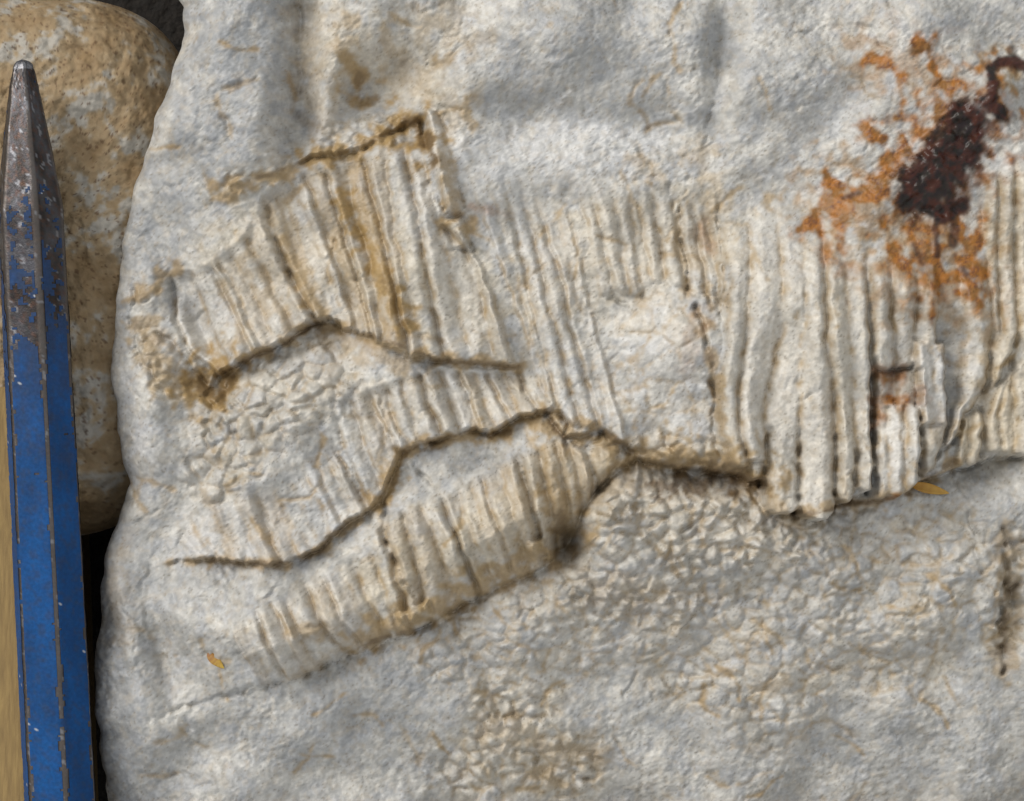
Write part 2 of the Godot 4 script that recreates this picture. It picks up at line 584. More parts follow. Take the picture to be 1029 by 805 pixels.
func make_bands() -> void:
	# upper band of leaning columns
	columns([
		[165, 272, 170, 320, 188, 355, 212, 372], [208, 262, 227, 296, 253, 353], [226, 250, 251, 290, 277, 344],
		[244, 232, 273, 290, 295, 331], [262, 195, 285, 265, 316, 319], [283, 182, 308, 262, 334, 319],
		[302, 166, 315, 205, 345, 285, 357, 330], [322, 160, 341, 220, 362, 285, 374, 334], [346, 154, 352, 200, 372, 260, 386, 345],
		[362, 150, 385, 235, 397, 290, 412, 356], [384, 142, 400, 250, 415, 310, 428, 359], [404, 140, 420, 210, 432, 290, 447, 361],
		[424, 150, 440, 215, 455, 290, 475, 363], [440, 222, 468, 252, 485, 300, 497, 365], [462, 226, 484, 265, 497, 300, 510, 345, 521, 367]],
		{"foot": FOOT_A, "curve": [-6, 3, 7], "amp": 0.44, "uneven": 2.6, "jag": 1.6, "tip": 4.0, "tip_drop": 4.0, "white": 0.25, "cream": 0.3,
		"ochre": {3: 0.25, 4: 0.8, 5: 0.1, 6: 0.55, 7: 0.35, 8: 0.95, 9: 0.45}})
	# single fat crystal hanging beside the hollow
	columns([[423, 104, 428, 140, 436, 175, 447, 214], [443, 112, 451, 140, 456, 170, 468, 212]], {"curve": [9, 13, 9], "amp": 0.75, "fade": 0.04, "tip": 5, "tip_drop": 7, "cream": 0.4, "white": 0.9})
	columns([[446, 221, 456, 252], [466, 219, 474, 250]], {"curve": [5, 7, 6], "amp": 0.5, "fade": 0.08, "tip": 5, "tip_drop": 6, "cream": 0.3})
	# middle band
	columns([[330, 400, 345, 450, 370, 507], [350, 396, 362, 430, 384, 492], [368, 388, 382, 420, 402, 452], [384, 385, 401, 430, 410, 449], [402, 378, 411, 412, 422, 444],
		[421, 372, 432, 410, 446, 439], [440, 368, 452, 405, 463, 434], [459, 370, 469, 395, 480, 429], [474, 372, 487, 405, 499, 431], [487, 372, 504, 405, 515, 422], [505, 372, 515, 400, 522, 418], [521, 372, 530, 396, 540, 415]],
		{"foot": FOOT_B, "curve": [-5, 2, 6], "amp": 0.38, "jag": 1.4, "tip": 5, "tip_drop": 5, "white": 0.35, "ochre": {1: 0.25, 2: 0.3}, "cream": 0.1})
	columns([[172, 535, 200, 561], [203, 500, 237, 561], [228, 486, 262, 566], [252, 488, 282, 566], [270, 480, 300, 560], [288, 468, 320, 551], [308, 452, 345, 527], [330, 436, 368, 511]],
		{"foot": FOOT_B, "curve": [-4, 2, 5], "amp": 0.28, "fade": 0.3, "jag": 2.0, "tip": 6, "tip_drop": 6, "white": 0.4, "rough": 0.8})
	# lowest band
	columns([[232, 622, 262, 690], [258, 604, 272, 645, 289, 682], [284, 594, 300, 632, 320, 672], [302, 578, 320, 620, 345, 658], [320, 570, 343, 620, 364, 650], [350, 554, 368, 598, 388, 641], [382, 524, 396, 570, 414, 634]],
		{"foot": edge_d, "curve": [-3, 9, -8], "amp": 0.44, "fade": 0.25, "jag": 5.0, "tip": 6, "tip_drop": 3, "white": 0.4, "cream": 0.25, "ochre": {4: 0.2}})
	columns([[382, 524, 396, 570, 414, 634], [404, 508, 414, 550, 430, 622], [418, 502, 431, 527, 456, 606], [440, 496, 455, 530, 480, 594], [458, 488, 472, 531, 497, 588], [480, 474, 496, 519, 515, 578], [500, 462, 510, 497, 530, 570], [518, 452, 527, 486, 547, 562]],
		{"foot": edge_d, "curve": [-3, 11, -10], "amp": 0.54, "jag": 5.0, "tip": 6, "tip_drop": 3, "white": 0.25, "cream": 0.35, "ochre": {0: 0.45, 1: 0.35, 6: 0.6}})
	columns([[520, 452, 528, 484, 547, 560], [540, 444, 548, 480, 562, 552], [556, 437, 565, 470, 576, 545], [571, 440, 580, 480, 590, 535], [590, 454, 596, 490, 600, 525]],
		{"foot": edge_d, "curve": [0, 5, -12], "amp": 0.55, "jag": 5.0, "tip": 6, "tip_drop": 3, "white": 0.1, "cream": 0.6, "ochre": {0: 0.25, 1: 0.75, 2: 0.65, 3: 0.55}})
	columns([[592, 446, 600, 500], [622, 446, 612, 492]], {"curve": [2, 4, -12], "amp": 0.35, "tip": 14, "tip_drop": 14, "cream": 0.8, "ochre": {0: 0.6}})
	# fibrous middle, leaning
	columns([[462, 150, 487, 230, 507, 280, 529, 345, 541, 390, 552, 410], [480, 150, 503, 230, 521, 290, 537, 345, 547, 395, 556, 412], [500, 158, 520, 240, 532, 300, 546, 350, 556, 400, 562, 416], [516, 160, 535, 235, 549, 300, 562, 350, 576, 400, 584, 432],
		[532, 165, 547, 230, 566, 290, 574, 335, 590, 385, 601, 428], [547, 170, 565, 240, 580, 300, 592, 350, 606, 400, 616, 438], [562, 175, 580, 240, 592, 300, 603, 342, 616, 390, 630, 446]],
		{"curve": [-1, 0, 5], "amp": 0.30, "fade": 0.35, "uneven": 2.0, "white": 0.35, "cream": 0.15, "jag": 2.0, "tip": 5, "tip_drop": 5})
	columns([[577, 178, 594, 250, 600, 296], [592, 180, 607, 245, 616, 292], [612, 182, 624, 240, 630, 296], [630, 186, 638, 255, 646, 290], [652, 180, 664, 240, 668, 282], [672, 178, 681, 220, 684, 250, 689, 297]],
		{"curve": [-1, 1, 3], "amp": 0.28, "fade": 0.3, "uneven": 2.0, "white": 0.3, "cream": 0.45, "jag": 4.0, "tip": 5, "tip_drop": 4})
	columns([[677, 182, 683, 220, 688, 260, 692, 300], [692, 184, 701, 230, 706, 260, 711, 304], [706, 178, 712, 230, 718, 270, 721, 312], [718, 174, 724, 230, 728, 290, 728, 320]],
		{"curve": [-4, -5, -5], "amp": 0.34, "fade": 0.3, "uneven": 2.0, "white": 0.1, "cream": 0.3, "jag": 5.0, "tip": 5, "tip_drop": 4})
	# big hanging crystals of the right face
	columns([[722, 170, 730, 290, 725, 350, 719, 400, 722, 432, 732, 466], [748, 166, 753, 260, 748, 330, 738, 400, 742, 440, 750, 470], [776, 170, 783, 260, 782, 330, 766, 410, 767, 450, 768, 476], [800, 170, 806, 260, 802, 340, 800, 400, 801, 440, 801, 512],
		[822, 180, 826, 260, 826, 340, 836, 400, 837, 440, 838, 515], [846, 200, 846, 260, 848, 340, 854, 400, 856, 440, 857, 500], [866, 215, 868, 280, 870, 340, 872, 400, 873, 440, 874, 490]],
		{"set": true, "open": [0.5, 1.5], "ends": [469, 471, 516, 522, 504, 493], "curve": [3, 10, 20], "amp": 0.34, "fade": 0.4, "uneven": 2.4, "white": 0.45, "cream": 0.5, "jag": 3.0, "tip": 9, "tip_drop": 9, "rough": 0.45})
	columns([[870, 250, 872, 320, 874, 370], [890, 255, 893, 320, 897, 372], [915, 262, 917, 310, 917, 368], [938, 262, 940, 310, 940, 345], [962, 255, 968, 330, 962, 400, 945, 452], [992, 240, 996, 330, 991, 380, 962, 436]],
		{"set": true, "curve": [6, 10, 14], "amp": 0.28, "fade": 0.35, "white": 0.4, "cream": 0.35, "jag": 2.0, "tip": 6, "tip_drop": 6, "rough": 0.5, "skip": [3]})
	columns([[915, 343, 917, 390, 923, 432], [947, 345, 948, 390, 950, 430]], {"set": true, "curve": [15, 17, 17], "amp": 0.30, "fade": 0.05, "tip": 5, "tip_drop": 5, "white": 0.5, "cream": 0.2})
	columns([[922, 426, 922, 478], [950, 426, 936, 474]], {"set": true, "curve": [11, 14, 10], "amp": 0.4, "fade": 0.1, "tip": 8, "tip_drop": 9, "white": 0.3, "cream": 0.4})
	columns([[874, 372, 874, 410], [896, 373, 897, 410], [920, 370, 921, 410]], {"set": true, "curve": [7, 9, 8], "amp": 0.25, "fade": 0.1, "tip": 4, "tip_drop": 4, "cream": 0.3})
	columns([[876, 404, 876, 450, 878, 500], [905, 404, 905, 460, 903, 500], [921, 408, 921, 455, 917, 488]], {"set": true, "curve": [12, 20, 20], "amp": 0.34, "fade": 0.05, "tip": 8, "tip_drop": 9, "white": 0.5, "cream": 0.3, "rough": 0.45})
	columns([[748, 462, 751, 482], [767, 462, 767, 484]], {"set": true, "curve": [6, 8, 8], "amp": 0.4, "fade": 0.1, "tip": 7, "tip_drop": 8, "cream": 0.6})
	# right edge
	columns([[988, 160, 990, 230, 994, 300, 996, 336], [1003, 160, 1004, 230, 1004, 300, 1004, 340], [1018, 150, 1020, 230, 1022, 300, 1021, 338], [1036, 150, 1038, 230, 1040, 300, 1040, 350], [1060, 150, 1060, 350]],
		{"set": true, "curve": [4, 4, 3], "amp": 0.30, "fade": 0.2, "cream": 0.7, "white": 0.1, "jag": 2, "tip": 6, "tip_drop": 6})
	columns([[997, 338, 994, 390], [1021, 332, 1002, 380]], {"set": true, "curve": [6, 8, 6], "amp": 0.35, "fade": 0.1, "tip": 6, "tip_drop": 8, "cream": 0.8})
	columns([[966, 414, 960, 440, 959, 470], [986, 406, 988, 440, 981, 466]], {"set": true, "curve": [3, 8, 6], "amp": 0.42, "fade": 0.16, "tip": 8, "tip_drop": 9, "cream": 0.9, "ochre": {0: 0.15}})
	columns([[1001, 386, 989, 420, 988, 457], [1014, 372, 1017, 410, 1018, 456], [1034, 350, 1034, 410, 1034, 455], [1056, 340, 1056, 450]], {"set": true, "curve": [3, 7, 7], "amp": 0.36, "fade": 0.08, "tip": 6, "tip_drop": 7, "cream": 0.85, "ochre": {0: 0.1}})
	# short stubs on the lower shelf
	columns([[398, 618, 412, 634], [428, 600, 440, 622]], {"curve": [10, 12, 4], "amp": 0.4, "tip": 6, "tip_drop": 8, "cream": 0.8, "ochre": {0: 0.35}})
	columns([[528, 545, 530, 562], [548, 540, 551, 556]], {"curve": [10, 12, 8], "amp": 0.5, "tip": 7, "tip_drop": 8, "cream": 0.8, "ochre": {0: 0.3}})

func make_cracks() -> void:
	for c in [
		[[403, 453, 420, 470, 436, 488], 1.8, 8], [[380, 396, 402, 452], 2.0, 8], [[520, 368, 528, 396, 540, 416], 2.0, 9],
		[[387, 500, 384, 530, 398, 565, 413, 600], 2.2, 11],
		[[420, 118, 428, 140, 438, 165], 3.2, 14], [[430, 52, 432, 66, 421, 75, 424, 88, 440, 101, 452, 126], 2.0, 9], [[432, 66, 446, 60, 462, 46], 1.8, 7],
		[[424, 14, 434, 8, 446, 2], 1.6, 5], [[440, 30, 452, 36], 1.6, 5], [[446, 219, 460, 216, 472, 224], 1.8, 9], [[450, 253, 462, 251, 478, 250], 1.5, 7],
		[[262, 215, 285, 268, 315, 320], 2.2, 9], [[296, 0, 299, 60, 294, 110, 283, 165], 3.0, 7],
		[[548, 415, 562, 410, 569, 424, 570, 446, 590, 450, 606, 434, 614, 442, 634, 452], 2.2, 12], [[592, 452, 612, 446, 624, 452], 1.8, 9], [[596, 500, 612, 482, 624, 458], 2.4, 10],
		[[700, 308, 706, 340, 713, 370, 718, 395, 716, 430, 724, 455], 2.4, 11], [[672, 184, 681, 220, 684, 250, 688, 298], 2.0, 9], [[632, 255, 640, 285, 644, 298], 1.8, 8], [[610, 300, 622, 304, 634, 302], 1.8, 7],
		[[586, 296, 592, 318, 604, 322], 1.6, 5], [[612, 370, 625, 352, 640, 348], 1.5, 5], [[640, 430, 600, 428], 1.4, 3],
		[[724, 40, 722, 80, 712, 120, 704, 150], 2.2, 6], [[750, 55, 780, 45, 815, 30], 1.6, 5], [[864, 24, 880, 38, 895, 55], 1.8, 6], [[895, 85, 890, 125], 1.3, 4], [[980, 68, 950, 82, 930, 88], 1.5, 5],
		[[725, 300, 728, 315], 2.0, 8], [[875, 360, 874, 420, 875, 498], 2.8, 16], [[801, 425, 800, 470, 800, 516], 3.0, 15], [[838, 440, 838, 512], 2.6, 16], [[769, 430, 769, 490], 3.2, 15], [[800, 402, 812, 396, 820, 388], 1.5, 5], [[856, 450, 856, 500], 2.4, 14],
		[[917, 300, 916, 342], 1.6, 6], [[914, 345, 950, 346], 1.4, 4], [[876, 378, 898, 374, 914, 366], 1.5, 5], [[876, 410, 920, 408], 1.5, 5],
		[[992, 345, 990, 390, 968, 408, 958, 440, 940, 462], 2.2, 12], [[1022, 340, 1014, 372, 1000, 386], 1.8, 9], [[987, 410, 987, 466], 2.4, 14], [[921, 430, 921, 480], 2.4, 14], [[962, 472, 986, 466, 1029, 458], 2.0, 9],
		[[960, 470, 972, 500, 982, 540, 986, 575], 1.8, 9], [[1010, 530, 1018, 560, 1012, 590, 1012, 630, 1020, 680], 3.0, 14], [[1020, 540, 1024, 570], 2.2, 9], [[1010, 600, 1030, 588], 2.2, 8],
		[[834, 515, 830, 550, 826, 572], 1.6, 8], [[840, 572, 832, 580], 1.5, 6], [[922, 500, 925, 540, 930, 570, 940, 630, 945, 680], 1.3, 5], [[810, 640, 828, 625, 845, 620], 1.4, 5], [[812, 680, 825, 665, 835, 640, 845, 615, 860, 600], 1.4, 6], [[885, 630, 900, 634, 940, 636], 1.3, 5], [[755, 705, 775, 695], 1.6, 7], [[775, 685, 785, 680], 1.8, 7],
		[[780, 740, 782, 765, 800, 775, 788, 803], 1.4, 5], [[770, 720, 790, 722], 1.4, 4], [[740, 460, 742, 540, 742, 620], 1.2, 4], [[760, 500, 770, 520, 772, 545], 1.6, 7], [[785, 505, 790, 535, 800, 560], 1.5, 6],
		[[150, 724, 200, 706, 230, 698, 275, 686, 310, 676, 345, 660], 2.4, 8], [[345, 660, 362, 650, 420, 634, 480, 603], 3.0, 9], [[310, 627, 322, 628], 3.0, 8], [[262, 604, 275, 592, 284, 590], 2.0, 6],
		[[578, 660, 590, 640], 1.4, 5], [[630, 705, 638, 690, 650, 675], 1.6, 6], [[480, 730, 495, 720], 1.6, 5], [[505, 758, 520, 745, 530, 750], 1.6, 6], [[535, 756, 545, 757], 2.6, 8], [[585, 764, 598, 766, 600, 780, 592, 795], 2.0, 10], [[540, 765, 538, 790, 548, 800], 1.6, 7], [[560, 770, 560, 795], 1.5, 5], [[580, 770, 578, 800], 1.5, 5],
		[[130, 290, 128, 330, 140, 360, 165, 400], 2.0, 8], [[140, 300, 155, 292], 2.4, 8], [[150, 330, 172, 345, 190, 372, 206, 396], 2.6, 9], [[155, 278, 175, 266, 200, 266], 1.6, 5], [[180, 322, 205, 314, 220, 316], 1.5, 6],
		[[212, 400, 214, 440], 1.8, 7], [[225, 400, 230, 432, 240, 436], 1.8, 7], [[250, 422, 272, 415, 285, 405], 1.8, 7], [[322, 424, 345, 418, 350, 402], 1.8, 7], [[235, 470, 255, 480, 268, 476, 270, 460], 1.6, 6], [[172, 548, 185, 532, 200, 525], 1.6, 6],
		[[150, 555, 140, 600, 150, 640, 160, 690], 2.2, 4], [[118, 600, 130, 640, 140, 680], 1.8, 4], [[200, 700, 170, 760, 150, 800], 3.0, 4]]:
		groove(c[0], c[1] * 0.78, c[2] * 1.0, 3.2)
	# many faint hairline joints that nobody placed
	for k in 240:
		var x := rng.randf_range(130, 1020)
		var y := rng.randf_range(-10, 800)
		var a := rng.randf() * TAU
		var p := [x, y]
		for q in 3:
			a += rng.randf_range(-0.7, 0.7)
			x += cos(a) * rng.randf_range(8, 18)
			y += sin(a) * rng.randf_range(8, 18)
			p.append_array([x, y])
		groove(p, rng.randf_range(0.9, 1.5), rng.randf_range(1.5, 5.0), 3.0)
		if k % 3 > 0:
			stain(OC, p, rng.randf_range(1.6, 3.2), rng.randf_range(0.3, 0.8), 1.4)

func make_grains() -> void:
	nodules([[240, 425, 62], [290, 395, 55], [330, 372, 40], [215, 470, 45]], 16.0, 7.0, 51, true, "nodule")
	nodules([[640, 530, 66], [610, 580, 60], [690, 540, 62], [740, 560, 55], [660, 590, 60], [600, 500, 34]], 15.0, 8.0, 52, true, "nodule")
	nodules([[660, 462, 40], [715, 468, 36], [760, 500, 40], [800, 530, 40]], 15.0, 7.0, 53, true, "nodule", 0.8)
	nodules([[520, 620, 75], [460, 650, 60], [590, 640, 60], [520, 680, 70]], 17.0, 4.5, 57, false, "nodule", 0.7)
	nodules([[520, 750, 62], [575, 780, 50], [480, 790, 50], [500, 720, 40]], 17.0, 7.0, 54, true, "nodule")
	nodules([[860, 560, 70], [940, 560, 80], [820, 620, 90], [900, 640, 90], [990, 600, 60], [780, 700, 80], [700, 660, 80]], 17.0, 4.5, 55, false, "nodule", 0.8)
	nodules([[1022, 600, 26], [1018, 640, 26], [1020, 550, 24]], 16.0, 8.0, 56, true, "nodule")
	nodules([[340, 140, 26], [370, 130, 24], [150, 350, 30], [170, 385, 26], [395, 130, 20], [240, 188, 20], [275, 172, 20]], 10.0, 6.0, 58, false, "nodule")
	nodules([[660, 330, 50], [650, 390, 50], [680, 420, 40]], 26.0, 2.5, 59, false, "nodule")

func make_stains() -> void:
	# ochre in joints and gullies, browner along the column feet
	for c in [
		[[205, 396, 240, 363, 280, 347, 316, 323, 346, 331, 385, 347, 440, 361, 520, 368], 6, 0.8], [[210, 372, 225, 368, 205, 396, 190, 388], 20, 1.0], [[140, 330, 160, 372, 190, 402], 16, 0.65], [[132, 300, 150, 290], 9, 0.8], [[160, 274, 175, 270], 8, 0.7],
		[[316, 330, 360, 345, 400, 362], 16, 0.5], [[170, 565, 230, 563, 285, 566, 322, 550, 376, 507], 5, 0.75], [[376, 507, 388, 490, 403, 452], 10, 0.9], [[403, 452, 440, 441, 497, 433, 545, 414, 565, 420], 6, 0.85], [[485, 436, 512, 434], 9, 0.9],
		[[545, 425, 566, 432, 600, 440, 620, 455], 15, 0.8], [[215, 198, 262, 180, 310, 158], 9, 0.8], [[310, 158, 350, 150, 390, 134, 420, 116], 12, 0.95], [[400, 118, 425, 130, 430, 150], 16, 1.0],
		[[352, 62, 362, 80, 355, 95], 12, 0.85], [[355, 20, 345, 40], 10, 0.5], [[395, 20, 385, 40], 9, 0.4], [[466, 46, 455, 55, 440, 60], 6, 0.6], [[468, 100, 472, 125], 6, 0.7], [[400, 65, 430, 90], 14, 0.3],
		[[440, 150, 452, 190, 460, 214], 8, 0.65], [[445, 222, 472, 226], 7, 0.8], [[345, 195, 360, 235, 372, 265, 395, 290, 410, 330], 10, 1.0], [[285, 240, 312, 300, 325, 318], 8, 0.8], [[330, 215, 350, 280, 368, 325], 6, 0.55],
		[[640, 455, 690, 460, 740, 470, 768, 486], 16, 0.85], [[700, 310, 716, 380, 718, 400, 726, 450], 6, 0.7], [[680, 230, 688, 290], 5, 0.6], [[640, 290, 646, 300], 6, 0.5], [[800, 512, 860, 506, 930, 488, 960, 462], 6, 0.75], [[770, 480, 775, 510, 800, 520], 8, 0.6],
		[[545, 556, 500, 578, 440, 608, 400, 626, 360, 642], 17, 0.8], [[556, 500, 572, 535], 18, 0.75], [[300, 630, 320, 635], 8, 0.6], [[385, 530, 405, 590], 6, 0.5], [[330, 655, 318, 670, 290, 684], 6, 0.4],  # first two strokes brown the feet of the lowest columns
		[[490, 740, 520, 750], 18, 0.35], [[550, 760, 600, 770], 16, 0.45], [[540, 790, 560, 800], 12, 0.6], [[600, 590, 660, 600], 20, 0.25], [[640, 470, 600, 500], 14, 0.4], [[1016, 540, 1020, 600, 1018, 680], 12, 0.55], [[770, 700, 790, 690], 7, 0.4],
		[[700, 150, 720, 200, 700, 260], 12, 0.35], [[640, 160, 650, 180], 10, 0.35], [[768, 210, 775, 198], 5, 0.7], [[1008, 78], 22, 0.8], [[1000, 230, 985, 290], 12, 0.4], [[992, 330, 985, 390], 8, 0.5], [[930, 440, 945, 420], 10, 0.3], [[470, 100, 450, 120], 12, 0.25],
		[[850, 205, 960, 250], 40, 0.55], [[870, 60, 940, 80], 22, 0.45], [[900, 280, 960, 300], 30, 0.4], [[240, 260, 268, 315], 5, 0.45], [[222, 285, 248, 345], 5, 0.45], [[250, 250, 290, 328], 5, 0.5], [[300, 10, 310, 60, 320, 130], 18, 0.25], [[440, 20, 470, 40], 20, 0.3], [[108, 560, 116, 640], 14, 0.25], [[205, 500, 235, 555], 6, 0.45], [[275, 510, 296, 552], 5, 0.4]]:
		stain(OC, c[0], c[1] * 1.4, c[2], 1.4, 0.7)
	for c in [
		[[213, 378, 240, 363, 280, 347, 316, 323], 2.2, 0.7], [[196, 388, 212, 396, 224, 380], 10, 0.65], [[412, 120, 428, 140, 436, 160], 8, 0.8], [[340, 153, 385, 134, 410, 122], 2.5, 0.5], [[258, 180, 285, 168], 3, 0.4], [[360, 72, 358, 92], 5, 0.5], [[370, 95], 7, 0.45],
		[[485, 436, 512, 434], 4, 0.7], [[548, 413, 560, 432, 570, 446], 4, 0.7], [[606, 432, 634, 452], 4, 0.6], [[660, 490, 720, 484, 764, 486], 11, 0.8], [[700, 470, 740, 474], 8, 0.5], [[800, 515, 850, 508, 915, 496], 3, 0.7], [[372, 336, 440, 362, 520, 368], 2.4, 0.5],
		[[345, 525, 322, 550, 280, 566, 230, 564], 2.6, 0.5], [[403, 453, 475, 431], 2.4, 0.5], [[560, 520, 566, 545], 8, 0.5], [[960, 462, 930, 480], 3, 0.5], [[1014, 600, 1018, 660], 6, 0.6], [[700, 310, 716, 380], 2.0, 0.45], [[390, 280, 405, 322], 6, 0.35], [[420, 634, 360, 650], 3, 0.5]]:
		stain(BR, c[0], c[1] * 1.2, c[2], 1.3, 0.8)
	# orange rust
	for c in [
		[[850, 205, 950, 240], 40, 0.22], [[880, 60, 960, 90], 30, 0.18], [[900, 270, 970, 290], 36, 0.22], [[880, 190, 850, 198, 835, 215], 12, 0.95], [[832, 180, 845, 190], 8, 0.85], [[795, 234, 812, 226, 822, 212], 6, 0.9], [[826, 185, 822, 225, 826, 255], 6, 0.6], [[845, 220, 843, 255], 5, 0.7], [[872, 58, 890, 66, 902, 78], 8, 0.8], [[920, 46, 932, 48], 9, 0.85], [[932, 70, 952, 92], 5, 0.9],
		[[866, 127, 884, 142], 6, 0.95], [[905, 150, 880, 190], 14, 0.8], [[928, 118, 915, 140], 10, 0.6], [[960, 125, 920, 200], 44, 0.75], [[1000, 70, 990, 110], 14, 0.6], [[930, 225, 925, 285], 22, 0.6], [[960, 215, 970, 250, 975, 290], 16, 0.8], [[895, 258, 910, 264], 10, 0.9], [[935, 235, 940, 280], 10, 0.85], [[931, 290, 931, 325], 3, 0.6], [[890, 272, 940, 296], 14, 0.4],
		[[880, 376, 900, 374], 7, 0.55], [[884, 400, 915, 396], 9, 0.6], [[880, 405, 878, 425], 7, 0.5], [[1000, 95, 1012, 100], 8, 0.5], [[215, 662], 4, 0.3], [[470, 206, 505, 214], 4, 0.25], [[690, 370, 700, 310], 10, 0.15], [[896, 497, 900, 500], 4, 0.5], [[820, 258, 850, 272], 8, 0.4], [[710, 250, 705, 225], 6, 0.25]]:
		stain(RU, c[0], c[1] * 1.75, c[2], 1.0, 1.05)
	# dark red-brown crust
	for c in [
		[[958, 152, 924, 192], 36, 1.0], [[970, 122, 958, 152], 28, 1.0], [[957, 112, 962, 120], 12, 1.0], [[985, 106, 1000, 116], 10, 1.0], [[992, 100, 992, 72, 1004, 62], 7, 1.0], [[1004, 62, 1020, 60, 1030, 66], 8, 1.0], [[908, 200, 945, 216, 965, 206], 12, 1.0], [[938, 215, 938, 255], 4, 0.8], [[958, 215, 956, 245], 6, 0.8], [[1018, 48, 1016, 60], 6, 0.7], [[965, 270, 968, 275], 4, 0.8], [[860, 194, 845, 200], 3, 0.8], [[914, 246, 922, 266], 3, 0.7], [[884, 375, 896, 375], 2.5, 0.5], [[1016, 118, 1010, 125], 5, 0.5]]:
		stain(RD, c[0], c[1] * 1.12, c[2], 0.42)
	# creamy and milky patches; the left edge spot is a painted highlight
	for c in [[[470, 150, 620, 160], 40, 0.6], [[560, 125, 660, 140], 24, 0.8], [[790, 300, 830, 480], 50, 0.5], [[660, 330, 670, 430], 46, 0.6], [[660, 250], 40, 0.3], [[985, 160, 1000, 170], 18, 0.6], [[840, 110], 40, 0.3], [[910, 60], 30, 0.5], [[230, 310], 40, 0.4], [[140, 440], 20, 0.6], [[280, 640, 300, 620], 20, 0.6], [[350, 610], 14, 0.8], [[110, 680], 18, 0.5]]:
		stain(WH, c[0], c[1], c[2], 1.2)
	for c in [[[250, 250, 330, 260, 470, 300], 60, 0.6], [[390, 590, 560, 500], 46, 0.75], [[280, 640, 360, 600], 40, 0.4], [[380, 410, 530, 400], 36, 0.45], [[330, 40, 440, 100], 50, 0.5], [[560, 300, 640, 260], 60, 0.4], [[600, 250, 700, 240], 70, 0.5], [[830, 350, 900, 300], 90, 0.45], [[1010, 280, 1010, 440], 50, 0.6], [[600, 480, 760, 540], 50, 0.4], [[500, 760, 560, 780], 60, 0.4], [[330, 60, 420, 40], 50, 0.3], [[450, 560, 540, 500], 60, 0.35]]:
		stain(CRM, c[0], c[1], c[2], 1.0)
	for c in [[[245, -20, 240, 70, 215, 130], 62, 0.9], [[170, 190, 140, 260], 40, 0.7], [[118, 300, 115, 420], 20, 0.5], [[125, 560, 120, 700, 130, 800], 40, 0.6], [[170, 600, 200, 590], 30, 0.5], [[260, 740, 400, 700, 500, 640], 46, 0.6], [[560, 30, 640, 70, 500, 80], 60, 0.5], [[760, 80, 800, 110], 50, 0.5], [[650, 700, 800, 760, 950, 760], 60, 0.35], [[720, 30, 715, 60], 24, 0.6], [[960, 500, 1010, 500], 34, 0.5], [[450, 480, 500, 460], 16, 0.4], [[620, 640, 800, 600, 980, 580], 70, 0.4]]:  # darker grey on the limb, left side and lower face
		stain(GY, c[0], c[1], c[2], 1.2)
	# the thick part of the crust is a piece of its own with a little body
	var id := piece("iron_crust", mats.crust)
	var lump := noise(0.06, 3, 77)
	for j in range(int((20.0 - Y0) / G), int((260.0 - Y0) / G)):
		for i in range(int((880.0 - X0) / G), NX):
			var n := j * NX + i
			var x := X0 + i * G
			var y := Y0 + j * G
			if RD[n] > 0.62 and y > 55.0 and y < 226.0:
				LAB[n] = id
			H[n] += RD[n] * (1.5 + lump.get_noise_2d(x, y) * 4.0)

func blur(b: PackedFloat32Array) -> void:
	var prev := 0.0
	for j in NY:
		var o := j * NX
		prev = b[o]
		for i in range(o + 1, o + NX - 1):
			var here := b[i]
			b[i] = 0.25 * (prev + b[i + 1]) + 0.5 * here
			prev = here
	for i in NX:
		prev = b[i]
		for j in range(1, NY - 1):
			var k := j * NX + i
			var here := b[k]
			b[k] = 0.25 * (prev + b[k + NX]) + 0.5 * here
			prev = here

# thin branching threads of limonite, thickest where the stone is already warm
func veins() -> void:
	var line := noise(0.022, 3, 71)
	var line2 := noise(0.05, 2, 72)
	var where := noise(0.011, 2, 73)
	for j in NY:
		var y := Y0 + j * G
		for i in NX:
			var n := j * NX + i
			var x := X0 + i * G
			var warm := clampf(where.get_noise_2d(x, y) * 2.4 + 0.1 + CRM[n] * 0.7 + OC[n] * 0.6, 0.0, 1.0) * (1.0 - GY[n] * 0.6)
			if warm < 0.05:
				continue
			var a := absf(line.get_noise_2d(x, y)) / 0.035
			var b := absf(line2.get_noise_2d(x, y)) / 0.05
			var v := maxf(maxf(1.0 - a, 0.0), maxf(1.0 - b, 0.0) * 0.7) * warm * clampf(0.5 + 2.0 * nz_stain.get_noise_2d(x * 1.7, y * 1.7), 0.0, 1.0)
			if v > 0.0:
				OC[n] = maxf(OC[n], v * 0.85)
				H[n] -= v * 2.2

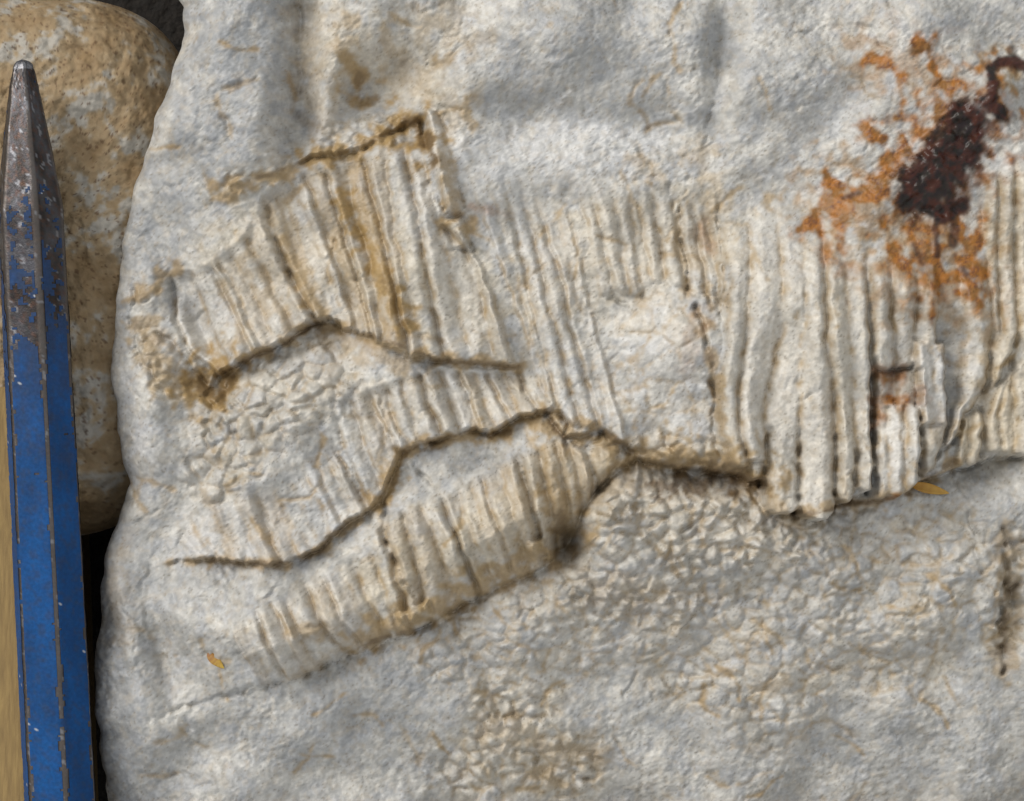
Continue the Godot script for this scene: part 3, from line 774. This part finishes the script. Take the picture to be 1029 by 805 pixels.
func finish_relief() -> void:
	veins()
	for k in NX * NY:
		H[k] -= GRV[k]
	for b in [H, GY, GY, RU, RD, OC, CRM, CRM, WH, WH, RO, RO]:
		blur(b)
	var rugged := noise(0.012, 3, 13)
	var fine := noise(0.10, 3, 8)
	var hack := FastNoiseLite.new()
	hack.noise_type = FastNoiseLite.TYPE_CELLULAR
	hack.cellular_return_type = FastNoiseLite.RETURN_DISTANCE2_SUB
	hack.frequency = 0.085
	hack.seed = 9
	hack.domain_warp_enabled = true
	hack.domain_warp_amplitude = 9.0
	hack.domain_warp_frequency = 0.03
	var chip := noise(0.22, 2, 10)
	var slabs := FastNoiseLite.new()                        # broken facets some 8 mm across
	slabs.noise_type = FastNoiseLite.TYPE_CELLULAR
	slabs.cellular_return_type = FastNoiseLite.RETURN_DISTANCE
	slabs.frequency = 0.032
	slabs.seed = 15
	slabs.domain_warp_enabled = true
	slabs.domain_warp_amplitude = 22.0
	slabs.domain_warp_frequency = 0.02
	var crease := noise(0.028, 4, 16)
	crease.fractal_type = FastNoiseLite.FRACTAL_RIDGED
	for j in NY:
		var y := Y0 + j * G
		for i in NX:
			var x := X0 + i * G
			var n := j * NX + i
			var r := RO[n] * clampf(0.8 + rugged.get_noise_2d(x, y) * 1.4, 0.25, 1.4)
			H[n] += r * (fine.get_noise_2d(x, y) * 1.3 + hack.get_noise_2d(x, y) * 1.5 + slabs.get_noise_2d(x, y) * 2.2 - crease.get_noise_2d(x, y) * 1.2) + chip.get_noise_2d(x, y) * 0.7

func edge_left(y: float) -> float:
	return yat_left(y) - 5.0 + nz_wob.get_noise_2d(y * 0.45, 70.0) * 4.0

func yat_left(y: float) -> float:
	var p := PackedFloat32Array([60, -200, 110, -74, 158, -30, 184, 0, 182, 40, 165, 90, 138, 170, 122, 230, 113, 300, 108, 370, 116, 435, 125, 488, 110, 540, 96, 600, 93, 700, 101, 805, 112, 900, 150, 1010])  # limb bulged left above the view to keep light out of the gap
	return xat(p, y)

func mesh_boulder() -> void:
	var root := Node3D.new()
	root.name = "quartz_boulder"
	root.position = at(620, 402, GROUND)
	tag(root, "large pale quartz boulder with bands of columnar crystals and a dark rust stain", "rock")
	add_child(root)
	var org := root.position
	# columns and rows of the sheet: closely spaced in view, wider beyond
	var xs: Array = []
	for w in [[-2, -8], [-1, -3]]:
		xs.append(0.0)
	var o := 0.0
	while o < 9.0:
		xs.append(o)
		o += 0.35 + o * 0.12
	var first := 2
	while o < 945.0:
		xs.append(o)
		o += 1.5
	while o < 1130.0:
		xs.append(o)
		o += 4.0
	xs.append(1130.0)
	xs.append(1130.0)
	var ys: Array = [-190.0, -190.0]
	o = -190.0
	while o < -30.0:
		o += 5.0
		ys.append(o)
	o = -28.0
	while o < 834.0:
		ys.append(o)
		o += 1.5
	while o < 1000.0:
		ys.append(o)
		o += 5.0
	ys.append(1000.0)
	ys.append(1000.0)
	var nx := xs.size()
	var ny := ys.size()
	var V := PackedVector3Array()
	V.resize(nx * ny)
	var C := PackedColorArray()
	C.resize(nx * ny)
	var tone := noise(0.02, 3, 61)
	var outer := noise(0.018, 4, 66)
	var speck := noise(0.28, 2, 62)
	var mott := noise(0.07, 3, 63)
	var blue := noise(0.03, 2, 64)
	var flake := noise(0.09, 3, 65)
	var Q := PackedInt32Array()
	Q.resize(nx * ny)
	for j in ny:
		var y: float = ys[j]
		var xl := edge_left(y)
		var k := (1120.0 + 100.0 - xl) / 1130.0
		var jj := clampi(int((y - Y0) / G + 0.5), 0, NY - 1)
		var oy := maxf(maxf(-34.0 - y, y - 840.0), 0.0) / 160.0
		var fall_y := 330.0 * (1.0 - sqrt(maxf(1.0 - oy * oy, 0.0)))
		for i in nx:
			var off: float = xs[i]
			var x := xl + off * k
			var fx := clampf((x - X0) / G, 0.0, NX - 1.001)
			var i0 := int(fx)
			var n := jj * NX + i0
			var h := lerpf(H[n], H[n + 1], fx - i0)
			var out := maxf(maxf(-34.0 - y, y - 838.0), maxf(x - 1076.0, 0.0))
			var near := exp(-maxf(out, 0.0) / 30.0)
			if near < 0.999:
				h = lerpf(outer.get_noise_2d(x, y) * 16.0, h, near)
			if off < 56.0:
				var e := 1.0 - off / 56.0
				h -= 46.0 * (1.0 - sqrt(maxf(1.0 - e * e, 0.0)))
			var ox := maxf(x - 1070.0, 0.0) / 152.0
			h -= fall_y + 330.0 * (1.0 - sqrt(maxf(1.0 - ox * ox, 0.0)))
			if i == 1:
				x += 34.0
				h -= 130.0
			if i == 0 or i == nx - 1 or j == 0 or j == ny - 1:
				h = GROUND
				if i == 0:
					x += 70.0
			if h < GROUND:
				h = GROUND
			var id := j * nx + i
			var px := x
			var py := y
			if near < 0.999 and h > GROUND + 1.0:
				px += outer.get_noise_3d(x, y, h) * 26.0 * (1.0 - near)
				py += outer.get_noise_3d(x + 400.0, y, h) * 26.0 * (1.0 - near)
			V[id] = at(px, py, h) - org
			# colour of the stone here
			var zz := h * (1.0 - near)
			var m0 := mott.get_noise_3d(x, y, zz)
			var t := tone.get_noise_3d(x, y, zz) * 1.3 + m0 * 0.7
			var col := Color(0.385, 0.378, 0.355).lerp(Color(0.57, 0.553, 0.51), clampf(0.5 + t * 1.1, 0.0, 1.0))
			col = col.lerp(Color(0.39, 0.40, 0.415), clampf(0.12 + blue.get_noise_2d(x, y) * 1.0, 0.0, 0.6))
			var wh := WH[n]
			col = col.lerp(Color(0.66, 0.66, 0.655), wh * 0.8)
			col = col.lerp(Color(0.60, 0.515, 0.37), CRM[n] * 0.7)
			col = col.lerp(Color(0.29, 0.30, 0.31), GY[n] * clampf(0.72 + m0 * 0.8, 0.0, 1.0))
			var sp := speck.get_noise_2d(x, y)
			col *= 1.0 + 0.12 * sp + 0.2 * flake.get_noise_2d(x, y)
			if sp + m0 * 0.5 < -0.66:
				col = col.lerp(Color(0.20, 0.16, 0.11), 0.5)
			var m2 := mott.get_noise_2d(x + 900.0, y)
			if m2 > 0.12:
				col = col.lerp(Color(0.45, 0.37, 0.26), clampf((m2 - 0.12) * 1.4, 0.0, 0.22))
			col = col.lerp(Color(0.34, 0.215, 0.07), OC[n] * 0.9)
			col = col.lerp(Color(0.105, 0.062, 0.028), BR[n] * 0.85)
			col = col.lerp(Color(0.34, 0.122, 0.006).lerp(Color(0.23, 0.098, 0.012), clampf(0.45 + tone.get_noise_2d(x * 3.0, y * 3.0) * 1.6, 0.0, 1.0)).lerp(Color(0.12, 0.035, 0.012), clampf(sp * 0.7 + m2 * 1.3, 0.0, 0.8)), clampf(RU[n] * (1.5 + 0.6 * m0), 0.0, 0.97))
			col = col.lerp(Color(0.050, 0.013, 0.007).lerp(Color(0.014, 0.010, 0.010), clampf(0.5 + m0 * 2.5, 0.0, 1.0)), minf(RD[n], 1.0) * 0.98)
			col.a = 1.0
			C[id] = col
			Q[id] = n
	var N := PackedVector3Array()
	N.resize(nx * ny)
	for j in ny:
		for i in nx:
			var a := V[j * nx + mini(i + 1, nx - 1)] - V[j * nx + maxi(i - 1, 0)]
			var b := V[mini(j + 1, ny - 1) * nx + i] - V[maxi(j - 1, 0) * nx + i]
			N[j * nx + i] = b.cross(a).normalized()
	# share the sheet out among its pieces
	var np := piece_names.size()
	var quad := PackedInt32Array()
	quad.resize(nx * ny)
	var lists: Array = []
	var count := PackedInt32Array()
	count.resize(np)
	for j in ny - 1:
		for i in nx - 1:
			var id := j * nx + i
			var l := 0
			if i > 4 and i < nx - 45 and j > 34 and j < ny - 36:
				l = LAB[Q[id]]
			quad[id] = l
			count[l] += 1
	for k in quad.size():
		if quad[k] > 0 and count[quad[k]] < 24:
			quad[k] = 0
	for p in np:
		lists.append(PackedInt32Array())
	var bv := V.duplicate()
	var low := PackedByteArray()
	low.resize(nx * ny)
	for j in range(1, ny - 1):
		for i in range(1, nx - 1):
			var id := j * nx + i
			if count[quad[id]] >= 24 and quad[id] > 0 and quad[id - 1] > 0 and quad[id - nx] > 0 and quad[id - nx - 1] > 0:
				low[id] = 1
				bv[id].y -= 4.0 * S
	var body := PackedInt32Array()
	for j in ny - 1:
		for i in nx - 1:
			var id := j * nx + i
			var l := quad[id]
			if l > 0 and count[l] < 24:
				l = 0
			if l == 0 or low[id] + low[id + 1] + low[id + nx] + low[id + nx + 1] > 0:
				body.append_array([id, id + 1, id + nx, id + 1, id + nx + 1, id + nx])
			if l > 0:
				lists[l].append_array(PackedInt32Array([id, id + 1, id + nx, id + 1, id + nx + 1, id + nx]))
	add_piece(root, "stone_body", bv, N, C, body, mats.quartz)
	var used := {}
	for p in range(1, np):
		var ix: PackedInt32Array = lists[p]
		if ix.is_empty():
			continue
		var map := {}
		var pv := PackedVector3Array()
		var pn := PackedVector3Array()
		var pc := PackedColorArray()
		for k in ix.size():
			var g := ix[k]
			if not map.has(g):
				map[g] = pv.size()
				pv.append(V[g])
				pn.append(N[g])
				pc.append(C[g])
			ix[k] = map[g]
		var stem: String = piece_names[p]
		var seq: int = used.get(stem, 0)
		used[stem] = seq + 1
		var o2 := add_piece(root, numbered(stem, seq), pv, pn, pc, ix, piece_mats[p])
		if stem == "iron_crust":
			o2.set_meta("label", "dark red-brown glossy iron crust with orange rim")
	print("pieces ", used, " verts ", nx * ny)

func add_piece(root: Node, called: String, v: PackedVector3Array, nn: PackedVector3Array, c: PackedColorArray, ix: PackedInt32Array, m: Material) -> MeshInstance3D:
	var a := []
	a.resize(Mesh.ARRAY_MAX)
	a[Mesh.ARRAY_VERTEX] = v
	a[Mesh.ARRAY_NORMAL] = nn
	a[Mesh.ARRAY_COLOR] = c
	a[Mesh.ARRAY_INDEX] = ix
	var mesh := ArrayMesh.new()
	mesh.add_surface_from_arrays(Mesh.PRIMITIVE_TRIANGLES, a)
	mesh.surface_set_material(0, m)
	var o := MeshInstance3D.new()
	o.name = called
	o.mesh = mesh
	root.add_child(o, true)
	return o

# ------------------------------------------------------------------ the rest
func make_ground() -> void:
	var o := MeshInstance3D.new()
	o.name = "ground"
	var p := PlaneMesh.new()
	p.size = Vector2(12, 12)
	p.material = mats.soil
	o.mesh = p
	o.position = Vector3(0, 0, 0)
	o.set_meta("kind", "structure")
	o.set_meta("label", "dark soil in the gaps below the boulders")
	add_child(o)

func make_brown_boulder() -> void:
	# a rounded tan boulder: rings from the crown out to the outline, then down to the soil
	var cx := -20.0
	var cy := 205.0
	var crown := -46.0
	var rough := noise(0.02, 4, 101)
	var fine := noise(0.09, 3, 102)
	var patch := noise(0.016, 3, 103)
	var na := 760
	var v := PackedVector3Array()
	var c := PackedColorArray()
	var nr := 190
	# outline as (angle, radius) so that the upper right edge runs slantwise and the foot ends above the dark gap
	for r in nr:
		var q := float(r) / (nr - 1)
		for k in na:
			var a := TAU * k / na
			var ca := cos(a)
			var sa := sin(a)
			var rad := 1.0 / pow(pow(absf(ca) / 205.0, 3.4) + pow(absf(sa) / (345.0 if sa > 0.0 else 232.0), 3.4), 1.0 / 3.4)
			var x := 0.0
			var y := 0.0
			var h := 0.0
			if q < 0.72:
				var t := q / 0.72
				x = cx + ca * rad * t
				y = cy + sa * rad * t
				var drop := 1.0 - sqrt(maxf(1.0 - pow(t, 4.5), 0.0))
				h = crown - 130.0 * drop
			else:
				var t := (q - 0.72) / 0.28
				x = cx + ca * rad * (1.0 - 0.25 * t * t)
				y = cy + sa * rad * (1.0 - 0.25 * t * t)
				h = lerpf(crown - 130.0, GROUND, t)
			if q < 0.97:
				var w := smoothstep(0.0, 0.02, q)
				h += (rough.get_noise_3d(x, y, h) * 10.0 + fine.get_noise_3d(x, y, h) * 2.0 - 6.0) * w
			var e := patch.get_noise_3d(x, y, h) * 1.2 + fine.get_noise_3d(x * 0.7, y * 0.7, h) * 0.6
			var col := Color(0.34, 0.255, 0.15).lerp(Color(0.25, 0.165, 0.08), clampf(0.4 - e * 0.9, 0.0, 1.0))
			col = col.lerp(Color(0.40, 0.38, 0.34), 0.85 * smoothstep(0.12, 0.62, e + 0.2 * rough.get_noise_3d(x * 3.0, y * 3.0, h)))
			if fine.get_noise_3d(x * 1.5 + 70.0, y * 1.5, h) < -0.42:
				col = col.lerp(Color(0.10, 0.05, 0.02), 0.7)
			v.append(at(x, y, h))
			c.append(col)
	var ix := PackedInt32Array()
	for r in nr - 1:
		for k in na:
			var b := r * na + k
			var d := r * na + (k + 1) % na
			ix.append_array([b, b + na, d, d, b + na, d + na])
	var org := at(cx, cy, GROUND)
	for k in v.size():
		v[k] -= org
	var nn := PackedVector3Array()
	nn.resize(v.size())
	for r in nr:
		for k in na:
			if r == 0:
				nn[k] = Vector3.UP
				continue
			var a := v[r * na + (k + 1) % na] - v[r * na + (k + na - 1) % na]
			var b := v[mini(r + 1, nr - 1) * na + k] - v[(r - 1) * na + k]
			nn[r * na + k] = a.cross(b).normalized()
	var root := Node3D.new()
	root.name = "tan_boulder"
	root.position = org
	add_child(root)
	add_piece(root, "stone_body", v, nn, c, ix, mats.tan_rock)
	tag(root, "rounded tan-brown boulder with whitish patches lying behind the blue chisel", "rock")

func make_board() -> void:
	var o := MeshInstance3D.new()
	o.name = "wooden_beam"
	var st := SurfaceTool.new()
	st.begin(Mesh.PRIMITIVE_TRIANGLES)
	# planed plank with eased edges, its long side slightly turned
	var w := 95.0
	var l := 330.0
	var t := -45.5 - GROUND
	var b := 2.5
	var prof := [[-w, 0.0], [-w, t - b], [-w + b, t], [w - b, t], [w, t - b], [w, 0.0]]
	var f := 0
	for k in prof.size():
		var p: Array = prof[k]
		var q: Array = prof[(k + 1) % prof.size()]
		var n := 12
		for m in n:
			var z0 := lerpf(-l, l, float(m) / n)
			var z1 := lerpf(-l, l, float(m + 1) / n)
			var A := Vector3(p[0], p[1], z0) * S
			var B := Vector3(q[0], q[1], z0) * S
			var Cc := Vector3(q[0], q[1], z1) * S
			var D := Vector3(p[0], p[1], z1) * S
			for pt in [A, Cc, B, A, D, Cc]:
				st.set_smooth_group(-1)
				st.add_vertex(pt)
	for e in [-1, 1]:
		for k in range(1, prof.size() - 1):
			var tri := [prof[0], prof[k], prof[k + 1]]
			if e < 0:
				tri.reverse()
			for p in tri:
				st.set_smooth_group(-1)
				st.add_vertex(Vector3(p[0], p[1], l * e) * S)
	st.generate_normals()
	st.set_material(mats.wood)
	o.mesh = st.commit()
	o.position = seen(-52, 716, -45.5)
	o.position.y = 0.0
	o.rotation.y = deg_to_rad(2.0)
	add_child(o)
	tag(o, "flat ochre wooden surface under the lower end of the blue chisel", "beam")

func make_chisel() -> void:
	var root := Node3D.new()
	root.name = "steel_chisel"
	add_child(root)
	# six-sided bar; z runs from the point (0) to the far end
	var rad := 36.0
	var per := 14                                           # points along each side of the hexagon
	var na := 6 * per
	var wear := noise(0.03, 4, 201)
	var scuff := noise(0.11, 3, 202)
	var pit := noise(0.2, 2, 203)
	var zs: Array = []
	var z := 0.0
	while z < 860.0:
		zs.append(z)
		z += 1.2 if z < 12.0 else (2.0 if z < 790.0 else 6.0)
	var nz := zs.size()
	var v := PackedVector3Array()
	var n := PackedVector3Array()
	var c := PackedColorArray()
	var pv := PackedVector3Array()
	var pc := PackedColorArray()
	var cover := PackedByteArray()
	for r in nz:
		var d: float = zs[r]
		var k := 1.0
		if d < 150.0:
			k = 0.24 + 0.76 * pow(d / 150.0, 0.80)
		if d < 6.0:
			k *= 0.45 + 0.55 * sqrt(maxf(1.0 - pow(1.0 - d / 6.0, 2.0), 0.0))
		k *= 1.0 + 0.06 * smoothstep(150.0, 760.0, d)
		for a in na:
			var side := a / per
			var f := float(a % per) / per
			# flat sides with eased corners
			var a0 := deg_to_rad(12.0 + 60.0 * side)
			var a1 := a0 + PI / 3.0
			var P := Vector2(cos(a0), sin(a0)).lerp(Vector2(cos(a1), sin(a1)), f)
			var ang := P.angle()
			var edge := minf(f, 1.0 - f)
			var rr := P.length()
			rr = minf(rr, 0.968 + 0.004 * edge) 
			var dent := pit.get_noise_2d(a * 3.0, d) * 0.25 + wear.get_noise_2d(a * 3.0, d * 0.8) * 0.5
			if d < 30.0:
				dent *= 2.5
			var R := rad * k * rr + dent
			v.append(Vector3(cos(ang) * R, sin(ang) * R, d) * S)
			pv.append(Vector3(cos(ang) * (R + 0.45), sin(ang) * (R + 0.45), d) * S)
			n.append(Vector3.ZERO)
			var u := a * 2.6
			var s := scuff.get_noise_2d(u, d)
			var col := Color(0.085, 0.085, 0.095).lerp(Color(0.035, 0.03, 0.028), clampf(0.5 + wear.get_noise_2d(u, d * 0.6) * 1.3, 0.0, 1.0))
			col = col.lerp(Color(0.10, 0.05, 0.03), clampf(scuff.get_noise_2d(u + 90.0, d) * 1.2, 0.0, 0.6))
			if edge < 0.09:
				col = col.lerp(Color(0.16, 0.14, 0.125), 0.6)
			if s * 0.6 + wear.get_noise_2d(u * 2.0, d * 1.4) > 0.47 or d < 9.0:
				col = col.lerp(Color(0.34, 0.35, 0.38), 0.5)
			c.append(col)
			var b := Color(0.005, 0.050, 0.165).lerp(Color(0.007, 0.075, 0.25), clampf(0.5 + wear.get_noise_2d(u * 0.7, d * 0.3 + 400.0), 0.0, 1.0))
			b = b.lerp(Color(0.03, 0.05, 0.10), clampf(scuff.get_noise_2d(u * 0.8 + 50.0, d * 0.6) * 1.1, 0.0, 0.5))
			b = b.lerp(Color(0.035, 0.045, 0.075), (1.0 - smoothstep(200.0, 460.0, d + wear.get_noise_2d(u, d) * 160.0)) * 0.6)
			if pit.get_noise_2d(u * 0.7, d * 0.7 + 30.0) + wear.get_noise_2d(u * 0.5 + 200.0, d * 0.5) * 0.8 > 1.02:
				b = Color(0.55, 0.56, 0.56)
			pc.append(b)
			# where paint is left: not on the point, worn off the corners
			var left := smoothstep(90.0, 250.0, d) * 0.62 - 0.5 + 0.75 * smoothstep(230.0, 420.0, d) + wear.get_noise_2d(u * 1.1, d * 0.45) * 0.9 + s * 0.7
			left -= (1.7 + wear.get_noise_2d(u, d * 0.6) * 1.2) * smoothstep(0.10, 0.03, edge)
			cover.append(1 if left > 0.0 else 0)
	for r in nz:
		for a in na:
			var du := v[r * na + (a + 1) % na] - v[r * na + (a + na - 1) % na]
			var dv := v[mini(r + 1, nz - 1) * na + a] - v[maxi(r - 1, 0) * na + a]
			n[r * na + a] = du.cross(dv).normalized()
	var ix := PackedInt32Array()
	var px := PackedInt32Array()
	for r in nz - 1:
		for a in na:
			var i := r * na + a
			var k := r * na + (a + 1) % na
			ix.append_array([i, i + na, k, k, i + na, k + na])
			if cover[i] + cover[k] + cover[i + na] + cover[k + na] >= 3:
				px.append_array([i, i + na, k, k, i + na, k + na])
	# blunt ends
	for e in 2:
		var r := 0 if e == 0 else nz - 1
		var mid := v.size()
		v.append(Vector3(0, 0, zs[r] - (1.5 if e == 0 else 0.0)) * S)
		n.append(Vector3(0, 0, -1 if e == 0 else 1))
		c.append(Color(0.4, 0.4, 0.42))
		for a in na:
			var i := r * na + a
			var k := r * na + (a + 1) % na
			if e == 0:
				ix.append_array([mid, i, k])
			else:
				ix.append_array([mid, k, i])
	add_piece(root, "steel_bar", v, n, c, ix, mats.steel).set_meta("label", "bare dark steel point and worn edges")
	var pn := n.slice(0, pv.size())
	add_piece(root, "paint_coat", pv, pn, pc, px, mats.paint).set_meta("label", "chipped blue paint")
	var p0 := seen(22.5, 61, -10)
	var p1 := seen(60.5, 812, -10)
	var zz := (p1 - p0).normalized()
	var xx := Vector3.UP.cross(zz).normalized()
	root.transform = Transform3D(Basis(xx, zz.cross(xx), zz), p0)
	tag(root, "blue-painted six-sided steel chisel with bare dark point standing along the left edge", "chisel")

func leaf(called: String, a: Vector3, b: Vector3, wide: float, bend: float, c0: Color, c1: Color, label: String) -> void:
	var st := SurfaceTool.new()
	st.begin(Mesh.PRIMITIVE_TRIANGLES)
	var n := 14
	var ax := (b - a)
	var len := ax.length()
	var rows: Array = []
	for layer in 2:
		var grid: Array = []
		for k in n + 1:
			var t := float(k) / n
			var w := wide * pow(sin(PI * pow(t, 0.75)), 0.8) + wide * 0.04
			var row: Array = []
			for m in 5:
				var s := (m - 2) / 2.0
				var up := bend * sin(PI * t) + absf(s) * w * 0.35 - layer * 0.00025
				row.append(Vector3(s * w, up, t * len))
			grid.append(row)
		rows.append(grid)
	for layer in 2:
		for k in n:
			for m in 4:
				var g: Array = rows[layer]
				var q := [g[k][m], g[k + 1][m], g[k][m + 1], g[k][m + 1], g[k + 1][m], g[k + 1][m + 1]]
				if layer == 0:
					q.reverse()
				for p in q:
					st.set_color(c0.lerp(c1, clampf(p.z / len + sin(p.x * 9000.0 + p.z * 5000.0) * 0.2, 0.0, 1.0)))
					st.add_vertex(p)
	for k in n:                                             # rim
		for m in [0, 4]:
			var q := [rows[0][k][m], rows[0][k + 1][m], rows[1][k][m], rows[1][k][m], rows[0][k + 1][m], rows[1][k + 1][m]]
			for p in q:
				st.set_color(c1)
				st.add_vertex(p)
	st.generate_normals()
	st.set_material(mats.leaf)
	var o := MeshInstance3D.new()
	o.name = called
	o.mesh = st.commit()
	var zz := ax.normalized()
	var xx := Vector3.UP.cross(zz).normalized()
	o.transform = Transform3D(Basis(xx, zz.cross(xx), zz), a)
	add_child(o)
	tag(o, label, "leaf", "dry leaf bits on the quartz")

func top_h(x: float, y: float) -> float:
	return H[clampi(int((y - Y0) / G + 0.5), 0, NY - 1) * NX + clampi(int((x - X0) / G + 0.5), 0, NX - 1)]

func make_leaves() -> void:
	leaf("dry_leaf", at(916, 487, top_h(916, 487) + 4.0), at(955, 496, top_h(955, 496) + 2.0), 5.0 * S, 3.0 * S, Color(0.34, 0.16, 0.02), Color(0.46, 0.27, 0.05), "yellow-orange dry leaf lying under the crystal tips by the rust-stained crystals")
	leaf("dry_leaf_001", at(209, 656, top_h(209, 656) + 2.0), at(226, 671, top_h(226, 671) + 2.0), 4.5 * S, 1.0 * S, Color(0.22, 0.08, 0.02), Color(0.42, 0.28, 0.04), "small brown and yellow dry leaf bit on the grey stone at lower left")
